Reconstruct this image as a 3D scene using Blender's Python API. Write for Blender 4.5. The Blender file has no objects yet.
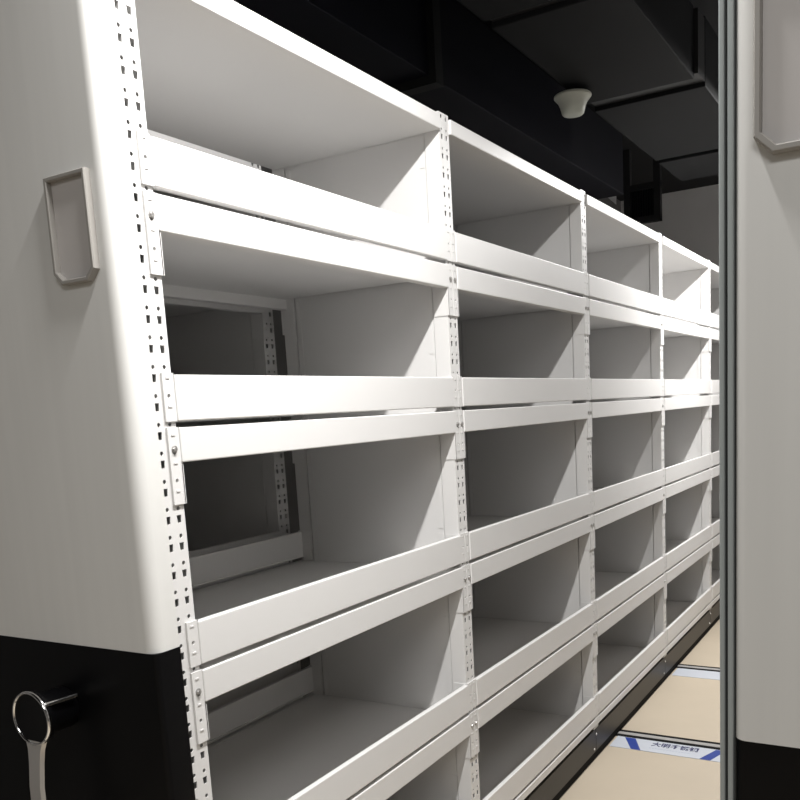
import bpy, bmesh, math, random
from mathutils import Vector, Matrix
random.seed(3)
scene = bpy.context.scene
COL = scene.collection
PI = math.pi

# ------------------------------------------------------------------ materials
def material(name, rgb, rough=.5, metal=0.0, spec=.5, noise=0.0, scale=6.0, stretch=(1, 1, 1), bump=0.0, coat=0.0):
    m = bpy.data.materials.new(name); m.use_nodes = True
    nt = m.node_tree; b = nt.nodes['Principled BSDF']
    b.inputs['Roughness'].default_value = rough
    b.inputs['Metallic'].default_value = metal
    b.inputs['Specular IOR Level'].default_value = spec
    b.inputs['Coat Weight'].default_value = coat
    b.inputs['Base Color'].default_value = (*rgb, 1)
    if noise or bump:
        tc = nt.nodes.new('ShaderNodeTexCoord'); mp = nt.nodes.new('ShaderNodeMapping')
        mp.inputs['Scale'].default_value = stretch
        nz = nt.nodes.new('ShaderNodeTexNoise'); nz.inputs['Scale'].default_value = scale
        nz.inputs['Detail'].default_value = 4
        nt.links.new(tc.outputs['Object'], mp.inputs['Vector'])
        nt.links.new(mp.outputs['Vector'], nz.inputs['Vector'])
        if noise:
            cr = nt.nodes.new('ShaderNodeValToRGB')
            lo = [max(0, c * (1 - noise)) for c in rgb]; hi = [min(1, c * (1 + noise)) for c in rgb]
            cr.color_ramp.elements[0].position = .3; cr.color_ramp.elements[1].position = .7
            cr.color_ramp.elements[0].color = (*lo, 1); cr.color_ramp.elements[1].color = (*hi, 1)
            nt.links.new(nz.outputs['Fac'], cr.inputs['Fac'])
            nt.links.new(cr.outputs['Color'], b.inputs['Base Color'])
        if bump:
            bp = nt.nodes.new('ShaderNodeBump'); bp.inputs['Strength'].default_value = bump
            bp.inputs['Distance'].default_value = .002
            nt.links.new(nz.outputs['Fac'], bp.inputs['Height'])
            nt.links.new(bp.outputs['Normal'], b.inputs['Normal'])
    return m

M = {
 'white':  material('white_powder_coat', (.66, .652, .643), .42, noise=.012, scale=3, stretch=(1, 1, .3)),
 'panel':  material('panel_powder_coat', (.66, .655, .635), .45, noise=.02, scale=5, stretch=(8, 8, .3)),
 'black':  material('black_lacquer', (.0025, .0025, .003), .36, noise=.1, scale=3, spec=.16),
 'base':   material('dark_base_coat', (.022, .0195, .017), .4, spec=.3, noise=.08, scale=5),
 'toe':    material('black_rubber', (.005, .005, .005), .8, spec=.15, noise=.1),
 'seal':   material('grey_seal_profile', (.33, .36, .36), .38, metal=.0, noise=.04, scale=3, stretch=(1, 1, .2)),
 'groove': material('dark_groove_rubber', (.035, .037, .037), .6, noise=.08),
 'holder': material('grey_holder_plastic', (.30, .285, .265), .4, noise=.02),
 'insert': material('holder_insert_card', (.52, .495, .48), .5, noise=.02, scale=4),
 'chrome': material('polished_chrome', (.80, .80, .80), .12, metal=1, noise=.02),
 'satin':  material('satin_steel', (.62, .60, .58), .34, metal=.75, noise=.03),
 'screw':  material('zinc_screw', (.45, .44, .43), .35, metal=.8, noise=.05),
 'floor':  material('beige_floor_board', (.50, .43, .335), .5, noise=.05, scale=2.2),
 'steel':  material('rail_steel', (.40, .39, .38), .35, metal=.1, noise=.05, stretch=(.3, 6, 1)),
 'film':   material('white_film', (.53, .56, .62), .35, noise=.03, scale=9),
 'blue':   material('blue_film_print', (.016, .045, .26), .4, noise=.04),
 'navy':   material('navy_film_lettering', (.008, .013, .085), .45, noise=.04),
 'greyprint': material('grey_film_lettering', (.42, .47, .56), .45, noise=.04),
 'ceiling': material('black_ceiling_paint', (.006, .006, .0065), .85, noise=.15, scale=1.5),
 'duct':   material('dark_grey_duct', (.0065, .007, .0078), .7, spec=.12, noise=.12, scale=2),
 'ductblk': material('black_duct_flange', (.004, .004, .004), .6, noise=.1),
 'sheet':  material('blue_black_duct', (.005, .005, .009), .6, spec=.2, noise=.15, scale=2),
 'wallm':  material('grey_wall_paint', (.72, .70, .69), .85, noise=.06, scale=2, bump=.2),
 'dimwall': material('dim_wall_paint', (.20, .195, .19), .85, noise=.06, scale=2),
 'ivory':  material('ivory_plastic', (.52, .53, .46), .4, noise=.02),
 'whitebit': material('white_board', (.6, .6, .6), .6, noise=.05),
}

# ------------------------------------------------------------------ helpers
def link(name, me, mat, parent=None, loc=None):
    o = bpy.data.objects.new(name, me); COL.objects.link(o)
    if mat is not None and not me.materials: me.materials.append(M[mat])
    if parent is not None: o.parent = parent
    if loc is not None: o.location = loc
    return o

def tag(o, label=None, cat=None, group=None, kind=None):
    if label: o['label'] = label
    if cat: o['category'] = cat
    if group: o['group'] = group
    if kind: o['kind'] = kind
    return o

def thing(name, label, cat, loc=(0, 0, 0), group=None):
    o = bpy.data.objects.new(name, None); COL.objects.link(o); o.location = loc
    o.empty_display_size = .1
    return tag(o, label, cat, group)

def box(bm, x0, x1, y0, y1, z0, z1, bev=0.0, seg=2):
    v = [bm.verts.new((x, y, z)) for z in (z0, z1) for y in (y0, y1) for x in (x0, x1)]
    fs = [bm.faces.new([v[i] for i in q]) for q in
          ((0, 2, 3, 1), (4, 5, 7, 6), (0, 1, 5, 4), (2, 6, 7, 3), (0, 4, 6, 2), (1, 3, 7, 5))]
    if bev:
        es = {e for f in fs for e in f.edges}
        bmesh.ops.bevel(bm, geom=list(es), offset=bev, segments=seg, profile=.5, affect='EDGES')
    return v

def prism(bm, pts, axis, a, b):
    """extrude the 2-D outline pts along axis from a to b"""
    def P(p, t):
        return {'x': (t, p[0], p[1]), 'y': (p[0], t, p[1]), 'z': (p[0], p[1], t)}[axis]
    v0 = [bm.verts.new(P(p, a)) for p in pts]; v1 = [bm.verts.new(P(p, b)) for p in pts]
    n = len(pts)
    bm.faces.new(v0); bm.faces.new(v1[::-1])
    for i in range(n): bm.faces.new((v0[i], v1[i], v1[(i + 1) % n], v0[(i + 1) % n]))

def tube(bm, p, q, r0, r1=None, n=16, cap=True):
    p, q = Vector(p), Vector(q); r1 = r0 if r1 is None else r1
    d = (q - p).normalized(); u = d.orthogonal().normalized(); w = d.cross(u)
    A = [bm.verts.new(p + (u * math.cos(2*PI*i/n) + w * math.sin(2*PI*i/n)) * r0) for i in range(n)]
    B = [bm.verts.new(q + (u * math.cos(2*PI*i/n) + w * math.sin(2*PI*i/n)) * r1) for i in range(n)]
    for i in range(n): bm.faces.new((A[i], A[(i+1) % n], B[(i+1) % n], B[i]))
    if cap: bm.faces.new(A[::-1]); bm.faces.new(B)

def lathe(bm, prof, origin, axis='z', n=32):
    rings = []
    for r, h in prof:
        ring = []
        for i in range(n):
            c, s = r * math.cos(2*PI*i/n), r * math.sin(2*PI*i/n)
            off = (c, s, h) if axis == 'z' else (c, h, s)
            ring.append(bm.verts.new(Vector(origin) + Vector(off)))
        rings.append(ring)
    for a, b in zip(rings, rings[1:]):
        for i in range(n): bm.faces.new((a[i], a[(i+1) % n], b[(i+1) % n], b[i]))
    bm.faces.new(rings[0][::-1]); bm.faces.new(rings[-1])

def mesh(name, bm, smooth=False):
    bmesh.ops.remove_doubles(bm, verts=bm.verts, dist=1e-6)
    bmesh.ops.recalc_face_normals(bm, faces=bm.faces)
    me = bpy.data.meshes.new(name); bm.to_mesh(me); bm.free()
    if smooth:
        for p in me.polygons: p.use_smooth = True
        me.set_sharp_from_angle(angle=math.radians(35))
    return me

def make(name, mat, build, parent=None, smooth=False, loc=None):
    bm = bmesh.new(); build(bm)
    return link(name, mesh(name, bm, smooth), mat, parent, loc)

# ------------------------------------------------------------------ dimensions (metres)
ZS = 2.18            # height of the topmost slot
P = .05              # slot pitch
W = 1.1256           # bay pitch
D = .578             # row depth
YL, YR = -.0145, .041   # upright's edges about its left hole column
COLY = (0.0, .0265)     # the two hole columns
BASE = .146             # top of the mobile base
ROWTOP = 2.288
KS = (4, 12, 21, 30, 38)    # slot index of each stop board's upper tab
def zk(k): return ZS - P * k

# ------------------------------------------------------------------ perforated sheets
def circle(cy, cz, r, n=8):
    return [(cy + r * math.cos(2*PI*i/n + .4), cz + r * math.sin(2*PI*i/n + .4)) for i in range(n)]
def slot(cy, cz):
    return [(cy - .0056, cz + .0068), (cy + .0056, cz + .0068), (cy + .0042, cz - .0068), (cy - .0042, cz - .0068)]

def fill_plate(bm, outer, holes, x0, x1):
    """a flat plate in the y-z plane, cut through by holes, between x0 and x1"""
    t = bmesh.new(); edges = []
    for loop in [outer] + holes:
        vs = [t.verts.new((0, p[0], p[1])) for p in loop]
        for i in range(len(vs)): edges.append(t.edges.new((vs[i], vs[(i + 1) % len(vs)])))
    bmesh.ops.triangle_fill(t, edges=edges, use_beauty=True, use_dissolve=False)
    for x in (x0, x1):
        mp = {v: bm.verts.new((x, v.co.y, v.co.z)) for v in t.verts}
        for f in t.faces: bm.faces.new([mp[v] for v in f.verts])
    t.free()
    for loop in [outer] + holes:
        a = [bm.verts.new((x0, *p)) for p in loop]; b = [bm.verts.new((x1, *p)) for p in loop]
        for i in range(len(loop)): bm.faces.new((a[i], a[(i+1) % len(loop)], b[(i+1) % len(loop)], b[i]))

def upright_mesh():
    """perforated steel upright: punched front sheet, two sides and a back, closed over"""
    bm = bmesh.new()
    k = -2
    while True:
        zc = zk(k); zt = min(ROWTOP + .004, zc + .031); zb_ = max(BASE, zc - .019)
        if zt <= BASE: break
        holes = []
        for cy in COLY:
            if zc - .007 > zb_ and zc + .007 < zt: holes.append(slot(cy, zc))
            if zc + .0225 < zt and zc + .0155 > zb_: holes.append(circle(cy, zc + .0192, .0040))
        fill_plate(bm, [(YL, zb_), (YR, zb_), (YR, zt), (YL, zt)], holes, -.0016, 0)
        k += 1
        if zt == zb_: break
    t = ROWTOP + .004
    box(bm, -.046, -.0016, YL, YL + .0016, BASE, t)
    box(bm, -.046, -.0016, YR - .0016, YR, BASE, t)
    box(bm, -.046, -.0444, YL, YR, BASE, t)
    return mesh('upright', bm)

UP = upright_mesh()

def bracket(bm, y0, y1, ztop, zbot, tabs, holes_at, colc, sidey, outx=0.0):
    """hook plate lying on half the upright's face, with punched tabs, plus its flange down the upright's side"""
    hl = [circle(colc, z, .0038) for z in holes_at if zbot + .004 < z < ztop - .004]
    fill_plate(bm, [(y0, zbot), (y1, zbot), (y1, ztop), (y0, ztop)], hl, .0006, .0046)
    for z in tabs:
        box(bm, .0044, .0060, colc - .0045, colc + .0045, z - .001, z + .0016)
    # side flange
    s = .0022 if sidey > (y0 + y1) / 2 else -.0022
    a, b = sorted((sidey, sidey + s))
    box(bm, -.042, .0046, a, b, zbot, ztop)

def stop_mesh(first=False):
    bm = bmesh.new()
    zt, zb_ = .006, -.076         # relative to the upper tab's slot
    box(bm, -.008, .0072, YR, W + YL, zb_, zt, .0022)
    # return lip along the bottom, inside
    box(bm, -.014, -.008, YR + .004, W + YL - .004, zb_ + .001, zb_ + .004)
    tabs = (0.0, -P)
    h = (.019, .019 - P, .019 - 2 * P)
    bracket(bm, .0145, YR + .002, zt + .003, zb_, tabs, h, COLY[1], YR)
    bracket(bm, W + YL - .002, W + .0115, zt + .003, zb_, tabs, h, W + COLY[0], W + YL)
    return mesh('stop_board', bm)

def beam_mesh(front=True):
    bm = bmesh.new()
    zt, zb_ = .0125, -.0495       # relative to the beam's upper tab slot (two below the stop's)
    box(bm, -.018, .0072, YR, W + YL, zb_, zt, .0022)
    tabs = (0.0, -P, -2 * P)
    h = (.019, .019 - P, .019 - 2 * P)
    bracket(bm, .0145, YR + .0038, .0135, -.124, tabs, h[1:], COLY[1], YR)
    bracket(bm, W + YL - .0038, W + .0115, .0135, -.124, tabs, h[1:], W + COLY[0], W + YL)
    return mesh('shelf_beam', bm)

def base_beam_mesh():
    bm = bmesh.new()
    box(bm, -.018, .0072, YR, W + YL, -.0155, .0125, .002)
    bracket(bm, .0145, YR + .002, .0135, -.018, (0.0,), (), COLY[1], YR)
    bracket(bm, W + YL - .002, W + .0115, .0135, -.018, (0.0,), (), W + COLY[0], W + YL)
    return mesh('base_beam', bm)

def screw_mesh():
    bm = bmesh.new()
    tube(bm, (.0044, 0, 0), (.0062, 0, 0), .0066, .0066, 14)
    tube(bm, (.0062, 0, 0), (.0096, 0, 0), .0050, .0040, 6)
    return mesh('screw', bm)

def shelf_mesh():
    bm = bmesh.new()
    y0, y1 = .004, W - .0165
    e = .0015
    # pan: flat top with a notch at each upright, folded rims, stiffening ribs underneath
    out = [(-D + .018, YR + e), (-D + .048, YR + e), (-D + .048, y0 + .026), (-.048, y0 + .026), (-.048, YR + e), (-.018, YR + e),
           (-.018, W + YL - e), (-.048, W + YL - e), (-.048, W - .0005 + YL + .0), (-D + .048, W - .0005 + YL), (-D + .048, W + YL - e), (-D + .018, W + YL - e)]
    prism(bm, out, 'z', -.004, -.001)
    for x in (-D + .020, -.024):
        box(bm, x - .002, x + .002, YR + .003, W + YL - .003, -.032, -.004)
    for x in (-.15, -.29, -.43):
        box(bm, x - .03, x + .03, YR + .02, W + YL - .02, -.012, -.004)
    box(bm, -D + .022, -.026, YR + .006, W + YL - .006, -.032, -.0305)
    return mesh('shelf_board', bm)

def top_mesh():
    bm = bmesh.new()
    box(bm, -.572, .0072, YR + .001, W + YL - .001, 2.243, 2.283, .003)
    box(bm, -D + .047, -.047, W + YL - .002, W + YR, 2.2425, 2.2825)
    return mesh('top_panel', bm)

def divider_mesh():
    """sheet-metal partition between two bays, seated between the front and rear uprights"""
    bm = bmesh.new()
    y = W + .006
    box(bm, -D + .0485, -.0485, y - .018, y + .018, BASE + .002, 2.242)
    # folded edge strips with a shadow seam beside the uprights
    for xa, xb in ((-.066, -.050), (-D + .050, -D + .066)):
        for s in (-1, 1):
            z = BASE + .01
            while z < 2.2:
                box(bm, xa, xb, y + s * .018 - (.0014 if s < 0 else 0), y + s * .018 + (.0014 if s > 0 else 0), z, min(z + .235, 2.236))
                z += .25
    return mesh('side_panel', bm)

def bolt_dot():
    bm = bmesh.new(); tube(bm, (0, 0, 0), (.003, 0, 0), .005, .004, 10)
    return mesh('base_bolt', bm)

MESH = {'stop': stop_mesh(), 'beam': beam_mesh(), 'basebeam': base_beam_mesh(), 'screw': screw_mesh(),
        'shelf': shelf_mesh(), 'top': top_mesh(), 'div': divider_mesh(), 'bolt': bolt_dot()}
for k_, m_ in MESH.items(): m_.materials.append(M['screw' if k_ in ('screw', 'bolt') else 'white'])
UP.materials.append(M['white'])

ROT = Matrix.Rotation(PI, 4, 'Z')
def back(o, x=-D, y=0.0):
    """turn a front part round so that it serves the rear face of the row"""
    o.rotation_euler = (0, 0, PI); o.location.x = x; o.location.y = y
    return o

def make_bay(label, loc, group, left=False, screws=True):
    t = thing('shelving_bay', label, 'shelving', loc, group)
    ups = [0, 1] if left else [1]
    for s in ups:
        link('upright', UP, 'white', t, (0, W * s, 0))
        back(link('upright', UP, 'white', t), -D, W * s + COLY[1])
    link('side_panel', MESH['div'], 'white', t)
    if left: link('side_panel', MESH['div'], 'white', t, (0, -W, 0))
    link('top_panel', MESH['top'], 'white', t)
    for i, K in enumerate(KS):
        link('stop_board', MESH['stop'], 'white', t, (0, 0, zk(K)))
        back(link('stop_board', MESH['stop'], 'white', t, (0, 0, zk(K))), -D, W + COLY[1])
        zb_ = zk(K + 2)
        last = i == len(KS) - 1
        for rear in (0, 1):
            b = link('shelf_beam', MESH['basebeam' if last else 'beam'], 'white', t, (0, 0, zb_))
            if rear: back(b, -D, W + COLY[1])
            if screws and not last:
                for y in (COLY[1], W + COLY[0]):
                    link('screw', MESH['screw'], 'screw', b, (0, y, -.025))
        link('shelf_board', MESH['shelf'], 'white', t, (0, 0, zb_ + .0125))
    return t

G1 = 'shelving bays of the long white row along the aisle'
names = ['open white perforated-post shelving bay directly beside the left end panel, with see-through back',
         'second white shelving bay from the left end panel, right of the widest bay',
         'third white shelving bay from the left end panel, middle of the row',
         'fourth white shelving bay from the left end panel, brightly lit at its top shelf',
         'fifth white shelving bay, narrow sliver seen just left of the grey seal strips',
         ]
for i, n in enumerate(names):
    make_bay(n, (0, W * i, 0), G1, left=(i == 0), screws=(i < 3))
RX = -.663
make_bay('shaded white shelving bay seen behind, through the open back of the nearest bay', (RX, 0, 0), 'shelving bays of the row behind', left=True, screws=False)

# the row across the aisle, facing the other way
for i in range(5):
    b = make_bay('white shelving bay of the right row, behind the right end panel', (.985, W * (i + 1) - .006, 0), 'shelving bays of the right row', left=(i == 4), screws=False)
    b.rotation_euler = (0, 0, PI)

# ------------------------------------------------------------------ mobile bases
def mobile_base(label, x, y0, y1, bolts):
    t = thing('mobile_base', label, 'shelving base', (x, 0, 0), None)
    make('base_frame', 'base', lambda bm: [box(bm, -D + .004, -.004, y0, y1, .048, BASE - .002, .003)], t)
    def skirt(bm):
        for i in range(5):
            a = W * i + .012; b = W * (i + 1) + .008
            if i == 0: a = y0 + .002
            box(bm, -.004, -.001, a, b, .047, BASE - .003)
    make('side_skirt', 'base', skirt, t)
    make('shaded_running_gear', 'toe', lambda bm: [box(bm, -D + .02, -.014, y0 + .02, y1 - .02, .0015, .048)], t)  # solid block; its black stands in for shade in the wheel recess
    if bolts:
        for i in range(1, 6):
            for z in (.118, .062):
                link('bolt', MESH['bolt'], 'screw', t, (-.001, W * i + .0135 - .03 * (z < .1), z))
    return t
mobile_base('dark brown-black low base running under the front shelving row', 0, -.004, W * 5 + .03, True)
mobile_base('dark low base under the shaded row behind', RX, -.004, W + .04, False)

# ------------------------------------------------------------------ end panels
ZB = 1.101
def rounded_sheet(bm, x0, x1, yf, yb_l, yb_r, z0, z1, r, th=.0, left_round=False):
    """folded end panel, plan outline with a rounded aisle corner, extruded upwards"""
    pts = [(x0, yb_l), (x0, yf)] if not left_round else [(x0, yb_l)]
    N = 8
    if left_round:
        for i in range(N + 1):
            a = PI + (PI / 2) * i / N
            pts.append((x0 + r + r * math.cos(a), yf + r + r * math.sin(a)))
        pts += [(x1, yf), (x1, yb_r)]
    else:
        for i in range(N + 1):
            a = -PI / 2 + (PI / 2) * i / N
            pts.append((x1 - r + r * math.cos(a), yf + r + r * math.sin(a)))
        pts += [(x1, yb_r), (.0006, yb_r), (.0006, yb_l)]
    prism(bm, pts, 'z', z0, z1)

def card_holder(parent, yf, xc, zb_, w=.102, h=.176, ch=.018):
    """shallow frame with cut lower corners, open pocket with an insert"""
    x0, x1 = xc - w / 2, xc + w / 2; zt = zb_ + h
    def outline(d):
        c = ch - d * .41
        return [(x0 + d, zt - d), (x0 + d, zb_ + d + c), (x0 + d + c, zb_ + d), (x1 - d - c, zb_ + d), (x1 - d, zb_ + d + c), (x1 - d, zt - d)]
    def frame(bm):
        o = outline(0); i_ = outline(.0075)
        yo = yf - .013
        rings = []
        for pts, y in ((o, yf + .001), (o, yo + .002), (outline(.0015), yo), (outline(.006), yo), (i_, yo + .0015), (i_, yf + .001)):
            rings.append([bm.verts.new((p[0], y, p[1])) for p in pts])
        for a, b in zip(rings, rings[1:]):
            for k in range(6): bm.faces.new((a[k], a[(k+1) % 6], b[(k+1) % 6], b[k]))
    f = make('card_holder', 'holder', frame, parent)
    def ins(bm):
        prism(bm, outline(.0074), 'y', yf - .0022, yf - .0002)
    make('card_insert', 'insert', ins, f)
    return f

XR = .004
left = thing('end_panel', 'light grey end panel with black lower half and crank, left of the shelves', 'end panel', (0, 0, 0))
make('upper_panel', 'panel', lambda bm: rounded_sheet(bm, -1.27, XR, -.066, -.016, -.0078, ZB, 2.34, .024), left, True)
def lowp(bm):
    rounded_sheet(bm, -1.27, XR + .001, -.0665, -.016, -.0072, .012, ZB, .010)
lp = make('lower_panel', 'black', lowp, left, True); tag(lp, 'black lower panel')
card_holder(left, -.066, -.0805, 1.7425)

# crank: black hub in a chrome ring with one flat steel arm going down
ck = bpy.data.objects.new('crank_handle', None); COL.objects.link(ck); ck.parent = left; ck.location = (-.254, -.0665, .976); ck.empty_display_size = .05
tag(ck, 'chrome crank with a black hub')
YH = -.078
make('hub', 'black', lambda bm: lathe(bm, [(.036, .002), (.040, -.004), (.040, -.060), (.049, -.064), (.049, YH + .003), (.046, YH), (.030, YH + .0015), (.010, YH + .002)][::-1], (0, 0, 0), 'y', 40), ck, True)
def ring(bm):
    n, m = 48, 10
    g = []
    for i in range(n):
        a = 2*PI*i/n
        g.append([bm.verts.new(((.0495 + .0032 * math.cos(2*PI*j/m)) * math.cos(a), YH + .002 + .0045 * math.sin(2*PI*j/m), (.0495 + .0032 * math.cos(2*PI*j/m)) * math.sin(a))) for j in range(m)])
    for i in range(n):
        for j in range(m):
            bm.faces.new((g[i][j], g[(i+1) % n][j], g[(i+1) % n][(j+1) % m], g[i][(j+1) % m]))
make('hub_ring', 'chrome', ring, ck, True)
def pin(bm): tube(bm, (.040, YH + .004, .030), (.046, -.010, .030), .0045, .0045, 12)
make('locking_pin', 'chrome', pin, ck, True)
def arm(bm):
    secs = [(-.043, .027), (-.060, .021), (-.085, .0185), (-.13, .018), (-.20, .0185), (-.255, .019), (-.27, .012)]
    rings = []
    for z, hw in secs:
        yb_ = YH + .004 - .012 * min(1, (-.043 - z) / .1)
        rings.append([bm.verts.new(p) for p in ((-hw, yb_ + .004, z), (-hw + .003, yb_ - .004, z), (hw - .003, yb_ - .004, z), (hw, yb_ + .004, z))])
    for a, b in zip(rings, rings[1:]):
        for k in range(4): bm.faces.new((a[k], a[(k+1) % 4], b[(k+1) % 4], b[k]))
    bm.faces.new(rings[0]); bm.faces.new(rings[-1][::-1])
make('arm', 'satin', arm, ck, True)
make('grip', 'black', lambda bm: lathe(bm, [(.011, -.094), (.016, -.100), (.018, -.13), (.017, -.18), (.012, -.19)], (0, 0, -.25), 'y', 20), ck, True)

YRR = -.0998
right = thing('end_panel', 'light grey end panel with black lower half, right of the grey seal strips', 'end panel', (0, 0, 0))
make('upper_panel', 'panel', lambda bm: rounded_sheet(bm, .979, 1.62, YRR, -.050, -.050, ZB, 2.34, .014, left_round=True), right, True)
lp = make('lower_panel', 'black', lambda bm: rounded_sheet(bm, .9805, 1.62, YRR + .002, -.050, -.050, .012, ZB, .010, left_round=True), right, True)
tag(lp, 'black lower panel')
card_holder(right, YRR, 1.0505, 1.7345)
def seal(bm, x0, x1):
    box(bm, x0, x1, YRR + .004, -.058, .02, 2.34, .0018)
s1 = make('seal_strip', 'seal', lambda bm: seal(bm, .9625, .9682), right)
s2 = make('seal_strip', 'seal', lambda bm: seal(bm, .9712, .9775), right)
make('seal_groove', 'groove', lambda bm: box(bm, .9645, .9795, YRR + .012, -.054, .02, 2.34), right)

# ------------------------------------------------------------------ floor rails with film
def floor_rail(label, y0, film_w, lettered, group):
    """y0: far edge of the rail; the film-covered trim lies on the near side"""
    t = thing('floor_rail', label, 'floor rail', (0, y0, 0), group)
    x0, x1 = -.62, 1.6
    make('rail_channel', 'toe', lambda bm: [box(bm, x0, x1, -.083, 0, -.004, .0012)], t)
    make('rail_bar', 'steel', lambda bm: [box(bm, x0, x1, -.058, -.030, .0012, .0042, .001)], t)
    f = make('film_strip', 'film', lambda bm: [box(bm, -.003, .975, -.083 - film_w, -.085, 0.0002, .0022)], t)
    tag(f, 'white protective film')
    zf = .0023
    if lettered:
        e0, e1 = -.088, -.083 - film_w
        for dx in (0, .50):
          for pts in ([(.030, e0), (.078, e0), (.134, e1), (.092, e1)], [(.424, e0), (.463, e0), (.425, e1), (.380, e1)]):
            pts = [(p[0] + dx, p[1]) for p in pts]
            bm = bmesh.new(); prism(bm, pts, 'z', zf - .0002, zf)
            link('corner_bar', mesh('corner_bar', bm), 'blue', f)
        for x in (.160, .660):
            cu = bpy.data.curves.new('lettering', 'FONT'); cu.body = '大明不锈钢'
            cu.size = .050; cu.offset = .0014; cu.extrude = .0001; cu.resolution_u = 2
            tmp = bpy.data.objects.new('lettering_source', cu); COL.objects.link(tmp)
            bpy.context.view_layer.update()
            dg = bpy.context.evaluated_depsgraph_get()
            me = bpy.data.meshes.new_from_object(tmp.evaluated_get(dg))
            bpy.data.objects.remove(tmp)
            xs = [v.co.x for v in me.vertices] or [0, 1]
            ys = [v.co.y for v in me.vertices] or [0, 1]
            sx = .198 / (max(xs) - min(xs)); sy = .050 / (max(ys) - min(ys))
            for v in me.vertices:
                v.co = ((v.co.x - min(xs)) * sx, (v.co.y - min(ys)) * sy, v.co.z)
            me.materials.clear()
            link('lettering', me, 'navy', f, (x, -.147, zf))
            def dash(bm):
                for i in range(14): box(bm, x + i * .0125, x + i * .0125 + .009, -.172, -.167, zf - .0001, zf + .0001)
            make('small_print', 'greyprint', dash, f)
    return t
GR = None
floor_rail('nearer steel floor rail with white film, blue corner bars and lettering', 2.650, .128, True, GR)
floor_rail('farther steel floor rail with plain white film strip', 3.752, .140, False, GR)

# ------------------------------------------------------------------ ceiling services
ZD = 2.70
duct = thing('ceiling_duct', 'dark grey flat duct run hanging under the black ceiling above the aisle', 'duct', (0, 0, ZD))
for a, b, x1 in ((.55, 1.62, .345), (1.68, 2.585, .345), (2.70, 3.665, .362), (3.725, 4.20, .362)):
    make('duct_section', 'duct', lambda bm: box(bm, -.09, x1, a, b, 0, .26, .004), duct)
for a, b in ((1.62, 1.68), (2.585, 2.70), (3.665, 3.725)):
    make('flange', 'ductblk', lambda bm: box(bm, -.084, .36, a, b, .018, .25), duct)
d2 = thing('ceiling_duct', 'blue-black large duct high over the shelving row, left of the ceiling fitting', 'duct', (0, 0, 2.78))
make('duct_section', 'sheet', lambda bm: box(bm, -1.25, -.55, -.3, 2.10, 0, .36, .004), d2)
make('duct_section', 'sheet', lambda bm: box(bm, -1.25, -.55, 2.16, 4.64, 0, .36, .004), d2)
make('flange', 'ductblk', lambda bm: box(bm, -1.28, -.52, 2.10, 2.16, -.03, .36), d2)

# cup-shaped fitting on a black stem
det = thing('ceiling_fitting', 'ivory cup-shaped fitting mounted under the dark grey ceiling duct', 'ceiling fitting', (-.0765, 2.395, 2.608))
cup_profile = [(.030, 0), (.038, .003), (.043, .010), (.050, .044), (.058, .066), (.068, .080), (.0725, .087), (.0725, .096), (.068, .101)]
make('cup', 'ivory', lambda bm: lathe(bm, [(r_, h_ * .76) for r_, h_ in cup_profile], (0, 0, 0), 'z', 40), det, True)
make('mounting_plate', 'ductblk', lambda bm: lathe(bm, [(.03, .0755), (.03, .0915)], (0, 0, 0), 'z', 32), det)

# hanging frame by the far wall
fr = thing('hanging_frame', 'black square-bar frame with dark grille hanging near the far grey wall', 'frame', (0, 5.6, 0))
def frame_(bm):
    for x in (-.805, -.585):
        box(bm, x - .024, x + .024, -.025, .025, 2.77, 3.298)
    box(bm, -.829, -.561, -.024, .024, 2.77, 2.815)
    box(bm, -1.15, -.561, -.024, .024, 3.005, 3.045)
make('bars', 'ductblk', frame_, fr)
def grille(bm):
    box(bm, -.785, -.605, .010, .016, 2.80, 3.02)
    for i in range(10): box(bm, -.777 + i * .018, -.769 + i * .018, -.004, .011, 2.81, 3.01)
make('grille', 'duct', grille, fr)
make('corner_plate', 'whitebit', lambda bm: prism(bm, [(-.965, 3.003), (-.895, 3.003), (-.895, 2.935)], 'y', .0, .01), fr)

# ------------------------------------------------------------------ room
def struct(name, mat, *b, lab=None):
    o = make(name, mat, lambda bm: box(bm, *b)); o['kind'] = 'structure'
    return o
X0, X1, Y0, Y1, H = -1.34, 3.6, -4.2, 7.2, 3.3
struct('floor', 'floor', X0, X1, Y0, Y1, -.12, 0)
struct('ceiling', 'ceiling', X0, X1, Y0, Y1, H, H + .1)
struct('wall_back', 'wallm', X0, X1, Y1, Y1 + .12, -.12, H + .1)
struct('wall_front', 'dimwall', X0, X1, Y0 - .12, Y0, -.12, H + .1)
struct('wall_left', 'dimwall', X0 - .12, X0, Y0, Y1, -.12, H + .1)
struct('wall_right', 'dimwall', X1, X1 + .12, Y0, Y1, -.12, H + .1)

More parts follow.
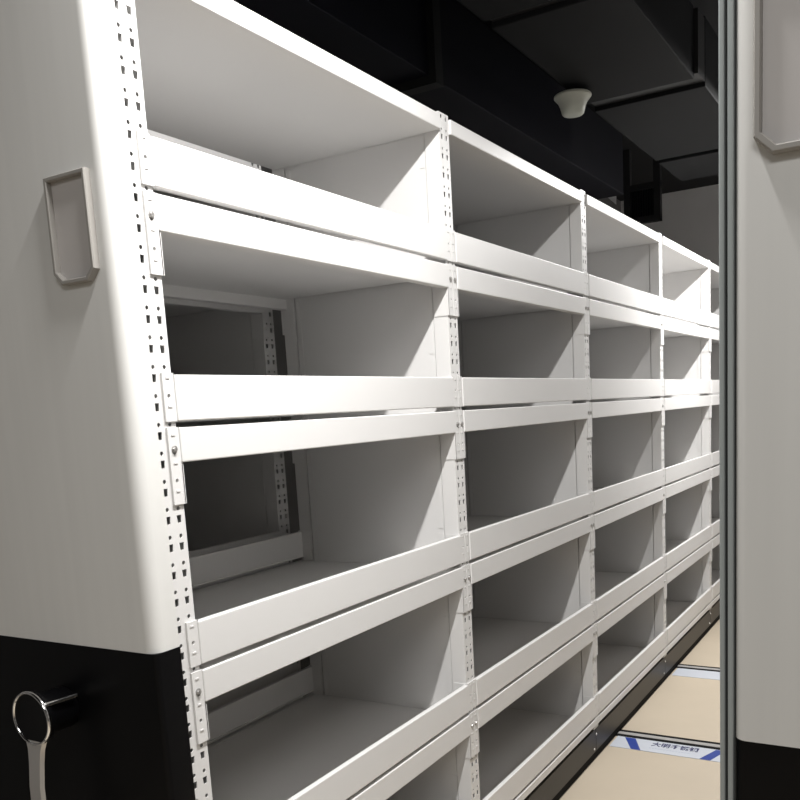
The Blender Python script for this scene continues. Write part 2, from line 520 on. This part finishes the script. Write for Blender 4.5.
# ------------------------------------------------------------------ lights
def area(name, loc, rot, sx, sy, power, col=(1, 1, 1), spread=180):
    l = bpy.data.lights.new(name, 'AREA'); l.shape = 'RECTANGLE'; l.size = sx; l.size_y = sy
    l.energy = power; l.color = col; l.spread = math.radians(spread)
    o = bpy.data.objects.new(name, l); COL.objects.link(o); o.location = loc; o.rotation_euler = rot
    return o
WARM = (1.0, .985, .965)
area('aisle_tube_light', (.64, .12, 2.75), (0, 0, 0), .05, .9, 37, WARM)
area('aisle_tube_light', (.64, 3.9, 2.75), (0, 0, 0), .05, 1.2, 46, WARM)
area('front_fill_light', (1.6, -1.9, 2.95), (0, 0, 0), 1.2, .6, 19, (1, .995, .98))
area('front_fill_light', (-.3, -3.4, 2.95), (0, 0, 0), 1.2, .6, 8, (1, .995, .98))  # added fill for the left end panel, placed so it misses the bays
bl = bpy.data.lights.new('far_wall_fill', 'POINT'); bl.energy = 9; bl.shadow_soft_size = .08
bo = bpy.data.objects.new('far_wall_fill', bl); COL.objects.link(bo); bo.location = (1.7, 6.2, 2.55)  # unseen point light, added only to brighten the far wall
w = bpy.data.worlds.new('world'); scene.world = w; w.use_nodes = True
w.node_tree.nodes['Background'].inputs['Color'].default_value = (.5, .5, .5, 1)
w.node_tree.nodes['Background'].inputs['Strength'].default_value = .01

# ------------------------------------------------------------------ camera
yaw, pitch, roll = (math.radians(a) for a in (30.85144231, -8.92350289, 3.30697718))
f = Vector((-math.sin(yaw) * math.cos(pitch), math.cos(yaw) * math.cos(pitch), math.sin(pitch)))
r = Vector((math.cos(yaw), math.sin(yaw), 0)); d = f.cross(r)
r2 = r * math.cos(roll) + d * math.sin(roll); d2_ = d * math.cos(roll) - r * math.sin(roll)
cam = bpy.data.cameras.new('camera'); co = bpy.data.objects.new('camera', cam); COL.objects.link(co)
m = Matrix((r2, -d2_, -f)).transposed().to_4x4(); m.translation = Vector((1.16229987, -1.10974385, 1.49647912))
co.matrix_world = m
cam.sensor_width = 36; cam.sensor_fit = 'HORIZONTAL'
cam.lens = 36 * 872.847 / 800
cam.shift_x = (400 - 411.005) / 800
cam.shift_y = (549.280 - 400) / 800
cam.clip_start = .02
scene.camera = co

vs = scene.view_settings
vs.view_transform = 'Standard'; vs.look = 'None'; vs.gamma = 1.0; vs.use_curve_mapping = False
vs.exposure = 0.9
